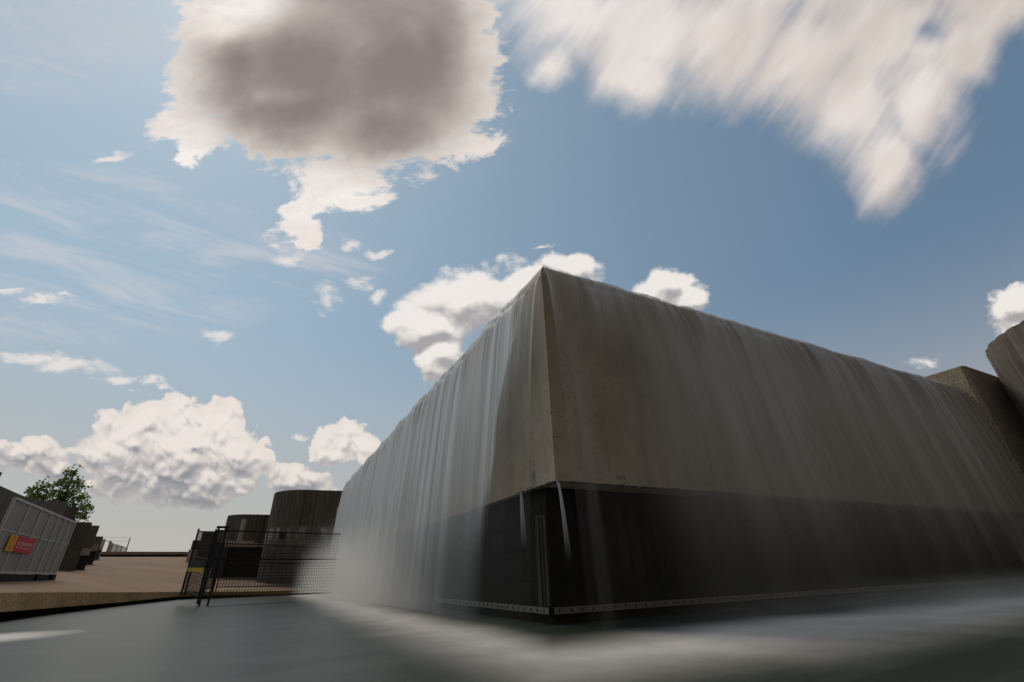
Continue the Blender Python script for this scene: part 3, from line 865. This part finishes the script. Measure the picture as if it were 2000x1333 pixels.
# ------------------------------------------------------------------ tree behind the curved wall
def tree(base, height, label, clumps, name='tree'):
    r = empty(name, base, label, 'tree')
    m = MB(); top = base + Vector((0, 0, height))
    top = base + Vector((0, 0, height * .9)); trunk = [base, base.lerp(top, .35) + Vector((.1, 0, 0)), base.lerp(top, .7) + Vector((-.05, 0, 0)), top]
    m.tube(trunk, [.16, .12, .07, .015], 8)
    for c, rad in clumps:
        s = base.lerp(top, max(.2, min(.8, (c.z - base.z) / height - .22)))
        md = s.lerp(c, .5) + Vector((0, 0, -.12))
        m.tube([s, md, c], [.05, .035, .012], 5)
    m.build('trunk', M['bark'], r, smooth=True)
    m = MB(); rnd = random.Random(5)
    for c, rad in clumps:
        sub = [c + Vector((rnd.gauss(0, .5), rnd.gauss(0, .5), rnd.gauss(0, .5))) * rad for _ in range(9)]
        for sc_ in sub:
            for _ in range(int(21 * rad)):
                p = sc_ + Vector((rnd.gauss(0, 1), rnd.gauss(0, 1), rnd.gauss(0, .8))) * rad * .24
                d = Vector((rnd.uniform(-1, 1), rnd.uniform(-1, 1), rnd.uniform(-.9, .5))).normalized()
                s_ = d.orthogonal().normalized(); s_.rotate(Matrix.Rotation(rnd.uniform(0, 6.28), 3, d))
                l = rnd.uniform(.12, .2); wd = l * .42
                m.add([p, p + d * l * .5 + s_ * wd, p + d * l, p + d * l * .5 - s_ * wd], [(0, 1, 2, 3)])
    m.build('crown', M['leaf'], r)
TD = 42.
tb = at(90, 1060, TD); tb.z = plaza_z(tb.x, tb.y) - .2
tt = at(146, 913, TD)
cl = []
for px, py, rd in [(146, 920, .45), (140, 930, .6), (148, 938, .6), (124, 946, .5), (115, 944, .4), (135, 950, .6), (150, 950, .5), (130, 962, .6), (122, 968, .55), (146, 966, .6),
                   (158, 975, .5), (150, 985, .65), (140, 980, .6), (166, 972, .35), (170, 985, .45), (173, 993, .35), (160, 1000, .5), (163, 1012, .4), (150, 1005, .5),
                   (90, 952, .45), (95, 962, .5), (82, 963, .5), (72, 955, .4), (76, 966, .5), (62, 957, .25), (68, 972, .4), (88, 972, .5), (104, 970, .45), (110, 975, .5), (60, 968, .2)]:
    q = at(px, py, TD + random.uniform(-.9, .9)); cl.append((q, rd * .8))
tree(tb, tt.z - tb.z, 'young leafy green tree standing behind the curved concrete wall', cl)

# ------------------------------------------------------------------ camera
cam = bpy.data.cameras.new('camera'); co = bpy.data.objects.new('camera', cam); COL.objects.link(co)
mw = Matrix([list(ROT[i]) + [EYE[i]] for i in range(3)] + [[0, 0, 0, 1]])
co.matrix_world = mw
cam.sensor_width = 36.; cam.lens = F / 2000 * 36.; cam.clip_end = 5000.; cam.clip_start = .05
sc.camera = co

# ------------------------------------------------------------------ sun
sun_dir = Vector(ray(478, -70))
SEL = math.asin(sun_dir.z); SAZ = math.atan2(sun_dir.y, sun_dir.x)
su = bpy.data.lights.new('sun', 'SUN'); so = bpy.data.objects.new('sun', su); COL.objects.link(so)
su.energy = 1.3; su.angle = R_(18.); su.color = (1., .93, .84)
so.rotation_euler = sun_dir.to_track_quat('Z', 'Y').to_euler(); so.location = (0, 0, 40)

# ------------------------------------------------------------------ sky with clouds (world shader, direction based)
def build_world():
    wd = bpy.data.worlds.new('World'); sc.world = wd; wd.use_nodes = True
    t = wd.node_tree; t.nodes.clear(); nt = NT(t)
    nd = nt.noise(nt.new('ShaderNodeTexCoord').outputs['Generated'], 2.2, 4., .55); nt.dim = '2D'
    out = nt.new('ShaderNodeOutputWorld'); bg = nt.new('ShaderNodeBackground'); nt.l.new(bg.outputs[0], out.inputs[0])
    STR = .1; bg.inputs[1].default_value = STR
    sky = nt.new('ShaderNodeTexSky', sky_type='NISHITA')
    sky.sun_disc = False; sky.sun_elevation = SEL; sky.sun_rotation = math.pi / 2 - SAZ
    sky.air_density = 1.; sky.dust_density = .8; sky.ozone_density = 1.1; sky.altitude = 50.
    D = nt.new('ShaderNodeTexCoord').outputs['Generated']
    # sky chart: tangent plane at azimuth 62.7, elevation 27.5, axes level and upright
    fa, fe = R_(62.69), R_(27.51)
    Fv = Vector((math.cos(fe) * math.cos(fa), math.cos(fe) * math.sin(fa), math.sin(fe)))
    Rv = Vector((math.sin(fa), -math.cos(fa), 0.)); Uv = Rv.cross(Fv)
    df = nt.vm('DOT_PRODUCT', D, tuple(Fv)); dfs = nt.m('MAXIMUM', df, .08)
    u = nt.m('DIVIDE', nt.vm('DOT_PRODUCT', D, tuple(Rv)), dfs); v = nt.m('DIVIDE', nt.vm('DOT_PRODUCT', D, tuple(Uv)), dfs)
    UV = nt.xyz(u, v, 0.); front = nt.rng(df, .08, .3)
    def chart(px, py):
        r = Vector(ray(px, py)); return (r.dot(Rv) / r.dot(Fv), r.dot(Uv) / r.dot(Fv))
    def field(blobs, P, k=.25):
        acc = None
        for bx, by, rx, ry in blobs:
            c = chart(bx, by)
            q = nt.vm('LENGTH', nt.vm('MULTIPLY', nt.vm('SUBTRACT', P, (c[0], c[1], 0.)), (F / rx, F / ry, 0.)))
            val = nt.m('SUBTRACT', 1., q)
            acc = val if acc is None else nt.m('SMOOTH_MAX', acc, val, k)
        return acc
    def rot(P, deg, sx, sy, seed=0.):
        a = R_(deg); 
        return nt.xyz(nt.m('MULTIPLY', nt.vm('DOT_PRODUCT', P, (math.cos(a), math.sin(a), 0.)), sx)if not seed else nt.m('MULTIPLY_ADD', nt.vm('DOT_PRODUCT', P, (math.cos(a), math.sin(a), 0.)), sx, seed * 7.3),
                      nt.m('MULTIPLY', nt.vm('DOT_PRODUCT', P, (-math.sin(a), math.cos(a), 0.)), sy), 0.)
    def c_(r, g, b): 
        lin = lambda x: ((x / 255 + .055) / 1.055) ** 2.4 if x > 10 else x / 255 / 12.92
        return (lin(r) / STR, lin(g) / STR, lin(b) / STR, 1)
    col = sky.outputs[0]
    # -- thin high veil and low haze near the horizon
    z = nt.sep(D)[2]
    col = nt.mix(nt.rng(u, -.9, 1.0, .7, .62), col, nt.mix(nt.rng(u, -1., 1.1), c_(164, 189, 200), c_(104, 130, 150)))
    col = nt.mix(nt.rng(z, .5, -.02, 0., .9), col, c_(186, 180, 171))
    # -- unseen grey deck added behind the viewer to dim and warm the fill
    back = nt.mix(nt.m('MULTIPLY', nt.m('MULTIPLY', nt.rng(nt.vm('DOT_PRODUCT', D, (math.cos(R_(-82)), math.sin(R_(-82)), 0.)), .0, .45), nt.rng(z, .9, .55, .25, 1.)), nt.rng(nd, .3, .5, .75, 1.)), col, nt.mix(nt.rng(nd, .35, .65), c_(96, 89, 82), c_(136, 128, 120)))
    # -- cirrus
    n1 = nt.cn(rot(UV, -17, 1.5, 10., 4.), 1.5, 6., .66, .35)
    reg = field([(120, 430, 460, 160), (40, 60, 420, 170), (150, 600, 460, 100), (520, 520, 300, 90)], UV, .3)
    ci = nt.m('MULTIPLY', nt.rng(n1, -.2, .5), nt.rng(reg, .0, .6))
    col = nt.mix(nt.m('MULTIPLY', ci, .6), col, c_(205, 205, 210))
    col = nt.mix(nt.m('MULTIPLY', nt.rng(field([(60, 50, 480, 220)], UV), 0., 1.), .45), col, c_(186, 192, 202))
    base_col = col
    # -- crisp low cumulus, lit from above
    def warp(P, fq, amp, sx=1., sy=1.):
        Q = nt.vm('MULTIPLY', P, (sx, sy, 1.))
        a = nt.cn(Q, fq, 6., .62, gain=amp); b_ = nt.cn(nt.vm('ADD', Q, (7., 3., 2.)), fq, 6., .62, gain=amp)
        return nt.vm('ADD', P, nt.xyz(a, b_, 0.))
    low = [(330, 885, 180, 82), (410, 835, 80, 60), (270, 840, 90, 60), (470, 900, 75, 62), (215, 878, 80, 58), (340, 935, 175, 50), (360, 970, 100, 30), (350, 820, 70, 50),
           (50, 890, 100, 40), (105, 918, 44, 32), (690, 868, 70, 46), (590, 942, 86, 36), (650, 885, 40, 40)]
    def cum(P, blobs, fq, stretch, amp, wf=7., wa=.09):
        Q = nt.vm('MULTIPLY', P, (1., stretch, 1.))
        w = nt.cn(Q, fq * .9, 2., .5, gain=.07); w2 = nt.cn(nt.vm('ADD', Q, (5., 3., 0.)), fq * .9, 2., .5, gain=.07)
        Qw = nt.vm('ADD', Q, nt.xyz(w, w2, 0.))
        b1 = nt.vor(Qw, fq * 1.2, 'SMOOTH_F1'); b2 = nt.vor(Qw, fq * 2.7, 'SMOOTH_F1'); b3 = nt.vor(Qw, fq * 6., 'SMOOTH_F1')
        bil = nt.m('SUBTRACT', .5, nt.m('ADD', nt.m('MULTIPLY', b1, .75), nt.m('ADD', nt.m('MULTIPLY', b2, .42), nt.m('MULTIPLY', b3, .2))))
        f = field(blobs, warp(P, wf, wa), .3)
        return f, bil, nt.m('ADD', nt.m('MULTIPLY', bil, amp), f)
    f0, b0, d0 = cum(UV, low, 11., 1.05, .85)
    f1, b1_, d1 = cum(nt.vm('ADD', UV, (-.003, .014, 0.)), low, 11., 1.05, .85)
    a_low = nt.rng(d0, .02, .16)
    depth = nt.rng(d0, .02, .7)
    lum = nt.m('ADD', nt.m('MULTIPLY', nt.m('SUBTRACT', b0, b1_), 1.5), nt.m('MULTIPLY', nt.m('SUBTRACT', f0, f1), .7))
    lum = nt.m('ADD', lum, nt.m('MULTIPLY', nt.m('SUBTRACT', b0, -.05), .35))
    shade = nt.rng(nt.m('ADD', lum, nt.rng(z, .11, .25, -.5, .3)), -.66, .4)
    lit = nt.mix(shade, c_(130, 134, 144), c_(240, 231, 223))
    lit = nt.mix(nt.m('MULTIPLY', nt.m('SUBTRACT', 1., depth), .45), lit, c_(220, 212, 204))
    zz = nt.rng(z, .03, .3)                      # paler and warmer through the horizon air
    lit = nt.mix(nt.m('MULTIPLY', nt.m('SUBTRACT', 1., zz), .3), lit, c_(186, 182, 176))
    col = nt.mix(nt.m('MULTIPLY', a_low, nt.m('MULTIPLY', front, .97)), col, lit)
    # -- middle clouds, softened by drift
    midb = [(930, 580, 150, 66), (835, 635, 100, 48), (870, 695, 50, 56), (1110, 530, 76, 40), (1040, 560, 90, 50), (1300, 565, 68, 46), (1340, 590, 50, 40), (1990, 600, 62, 48), (1985, 650, 40, 50), (1970, 700, 50, 26)]
    f0, b0, d0 = cum(UV, midb, 6.5, 1.6, .8); f1, b1_, d1 = cum(nt.vm('ADD', UV, (-.006, .024, 0.)), midb, 6.5, 1.6, .8)
    sm_ = nt.cn(rot(UV, 3, 5., 24., 5.), 1., 4., .6, .3, gain=.6)
    sh = nt.rng(nt.m('ADD', sm_, nt.m('ADD', nt.m('MULTIPLY', nt.m('SUBTRACT', d0, d1), 1.2), nt.m('MULTIPLY', nt.m('SUBTRACT', f0, f1), 1.))), -.75, .4)
    lit = nt.mix(sh, c_(168, 165, 165), c_(240, 234, 228))
    col = nt.mix(nt.m('MULTIPLY', nt.rng(nt.m('ADD', d0, nt.m('MULTIPLY', sm_, .3)), .02, .34), nt.m('MULTIPLY', front, .97)), col, lit)
    # -- small puffs
    def puffs(col, puf):
        n2 = nt.cn(rot(UV, -8, 8., 20., 2.), 1., 6., .68, .4); n3 = nt.cn(rot(UV, -8, 22., 60., 2.), 1., 4., .6, .4)
        dp = nt.m('ADD', field(puf, warp(UV, 9., .07, 1., 1.5), .1), nt.m('ADD', nt.m('MULTIPLY', n2, .8), nt.m('MULTIPLY', n3, .35)))
        return nt.mix(nt.m('MULTIPLY', nt.rng(dp, .12, .95), nt.m('MULTIPLY', front, .85)), col, c_(234, 227, 222))
    low_col = puffs(col, [(440, 658, 50, 20), (640, 580, 40, 46), (700, 552, 40, 18), (732, 580, 28, 22), (50, 702, 110, 24), (150, 718, 110, 26), (235, 742, 50, 16), (300, 745, 30, 9), (318, 755, 22, 9),
           (590, 858, 26, 9), (20, 556, 110, 20), (80, 590, 70, 10), (130, 575, 30, 8), (1810, 705, 46, 14)])
    top_col = puffs(base_col, [(563, 505, 40, 26), (680, 480, 34, 12), (745, 492, 30, 10), (540, 480, 34, 10), (215, 312, 60, 10), (1050, 487, 40, 8)])
    def streaks(col):
        # -- streaked cloud upper right
        rb = [(1120, 20, 190, 150), (1260, 50, 240, 160), (1420, 70, 240, 160), (1560, 110, 210, 170), (1660, 200, 150, 150), (1740, 70, 220, 170), (1725, 300, 90, 110), (1900, -30, 220, 130), (1790, 190, 120, 130), (1960, 0, 160, 110), (1880, 90, 90, 90), (1560, -60, 560, 190), (1070, 120, 70, 70), (1240, 150, 110, 90), (2100, -100, 300, 200)]
        sA = nt.cn(rot(UV, 54, 1.8, 13., 9.), 1., 4., .55, .1)
        sB = nt.cn(rot(UV, 54, 1.3, 5., 3.), 1., 4., .58, .3)
        fr = field(rb, warp(UV, 5., .10), .3)
        dr = nt.m('ADD', fr, nt.m('ADD', nt.m('MULTIPLY', sA, .34), nt.m('MULTIPLY', sB, .5)))
        hole = field([(1810, 62, 70, 40)], UV)
        dr = nt.m('SUBTRACT', dr, nt.m('MULTIPLY', nt.rng(hole, 0., 1.), .35))
        tone = nt.rng(nt.m('ADD', nt.m('MULTIPLY', nt.cn(rot(UV, 54, 1.3, 5., 8.), 1., 4., .55), .75), nt.m('MULTIPLY', u, .5)), -.15, .75)
        crt = nt.mix(tone, c_(240, 231, 225), c_(196, 184, 177))
        col = nt.mix(nt.m('MULTIPLY', nt.rng(dr, -.06, .8), nt.m('MULTIPLY', front, .97)), col, crt)
        return col
    def backlit(col):
        # -- big back-lit cloud hiding the sun
        bb = [(520, 60, 190, 150), (650, 100, 290, 210), (830, 90, 150, 190), (560, 200, 210, 120), (780, 200, 180, 140), (410, 250, 110, 60), (375, 190, 85, 90), (640, 335, 140, 60), (660, 390, 110, 60), (885, 285, 80, 56),
              (585, 430, 50, 60), (430, 40, 100, 110), (600, -120, 350, 200), (850, -100, 150, 150), (370, 290, 50, 26), (600, 470, 36, 26)]
        nA = nt.cn(rot(UV, 8, 5., 8., 1.), 1., 8., .66, .4); nB = nt.cn(rot(UV, 6, 11., 34., 6.), 1., 5., .65, .3)
        core_f = field([(640, 120, 250, 190), (780, 120, 185, 210), (590, 215, 170, 90), (740, 240, 190, 75), (470, 120, 75, 90), (640, -60, 240, 120), (850, 90, 112, 190), (610, 130, 280, 170), (720, 150, 260, 170)], warp(UV, 4., .07), .35)
        fb = field(bb, warp(UV, 6., .12, 1., 1.4), .25)
        fb = nt.m('MAXIMUM', fb, nt.m('MULTIPLY_ADD', core_f, 2.2, .12))
        db = nt.m('ADD', fb, nt.m('ADD', nt.m('MULTIPLY', nA, .8), nt.m('MULTIPLY', nB, .42)))
        nC = nt.cn(rot(UV, 8, 3., 4., 7.), 1., 6., .55, 0.)
        dc = nt.m('ADD', core_f, nt.m('MULTIPLY', nC, .22))
        hl = field([(492, 14, 120, 72), (440, 50, 80, 40)], warp(UV, 5., .05), .3); hl2 = field([(545, 190, 110, 30)], UV)
        dc = nt.m('SUBTRACT', dc, nt.m('ADD', nt.m('MULTIPLY', nt.rng(nt.m('ADD', hl, nt.m('MULTIPLY', nC, .5)), -.3, 1.3), .62), nt.m('MULTIPLY', nt.rng(hl2, 0., .9), .2)))
        gray = nt.mix(nt.rng(nt.m('ADD', dc, nt.m('MULTIPLY', nC, .6)), .0, 1.05), c_(182, 172, 166), c_(138, 127, 122))
        cb = nt.mix(nt.rng(dc, -.3, .5), nt.mix(nt.rng(nt.m('ADD', nA, nt.m('MULTIPLY', nB, .6)), -.5, .5), c_(248, 241, 235), c_(232, 223, 216)), gray)
        col = nt.mix(nt.m('MULTIPLY', nt.rng(db, .08, .42), front), col, cb)
        return col
    # the sky is assembled from regions so that each direction only evaluates the clouds that can be there
    def emit(c):
        b = nt.new('ShaderNodeBackground'); b.inputs[1].default_value = STR; nt.put(b.inputs[0], c); return b.outputs[0]
    def choose(f, a, b):
        x = nt.new('ShaderNodeMixShader'); nt.put(x.inputs[0], f); nt.l.new(a, x.inputs[1]); nt.l.new(b, x.inputs[2]); return x.outputs[0]
    u0, v0_ = chart(600, 520); u1, v1_ = chart(1100, 482); sl = (v1_ - v0_) / (u1 - u0)
    upper = nt.m('GREATER_THAN', v, nt.m('MINIMUM', nt.m('MULTIPLY_ADD', u, sl, v0_ - sl * u0), v1_))
    right = nt.m('GREATER_THAN', u, chart(1010, 60)[0]); left = nt.m('LESS_THAN', u, chart(885, 60)[0])
    calm = nt.m('GREATER_THAN', v, chart(1000, -420)[1])
    tops = choose(right, choose(left, emit(backlit(streaks(top_col))), emit(backlit(top_col))), emit(streaks(top_col)))
    dome = choose(upper, emit(low_col), choose(calm, tops, emit(base_col)))
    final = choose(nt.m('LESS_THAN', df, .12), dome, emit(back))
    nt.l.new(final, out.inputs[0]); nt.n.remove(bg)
build_world()

# ------------------------------------------------------------------ render settings
vs_ = sc.view_settings; vs_.view_transform = 'Standard'; vs_.look = 'None'; vs_.exposure = 0.; vs_.gamma = 1.
sc.world.cycles.sampling_method = 'MANUAL'; sc.world.cycles.sample_map_resolution = 512
sc.cycles.use_denoising = True
sc.cycles.max_bounces = 10; sc.cycles.transparent_max_bounces = 24; sc.cycles.volume_bounces = 2
sc.cycles.sample_clamp_indirect = 6.
sc.cycles.caustics_reflective = False; sc.cycles.caustics_refractive = False
sc.render.film_transparent = False
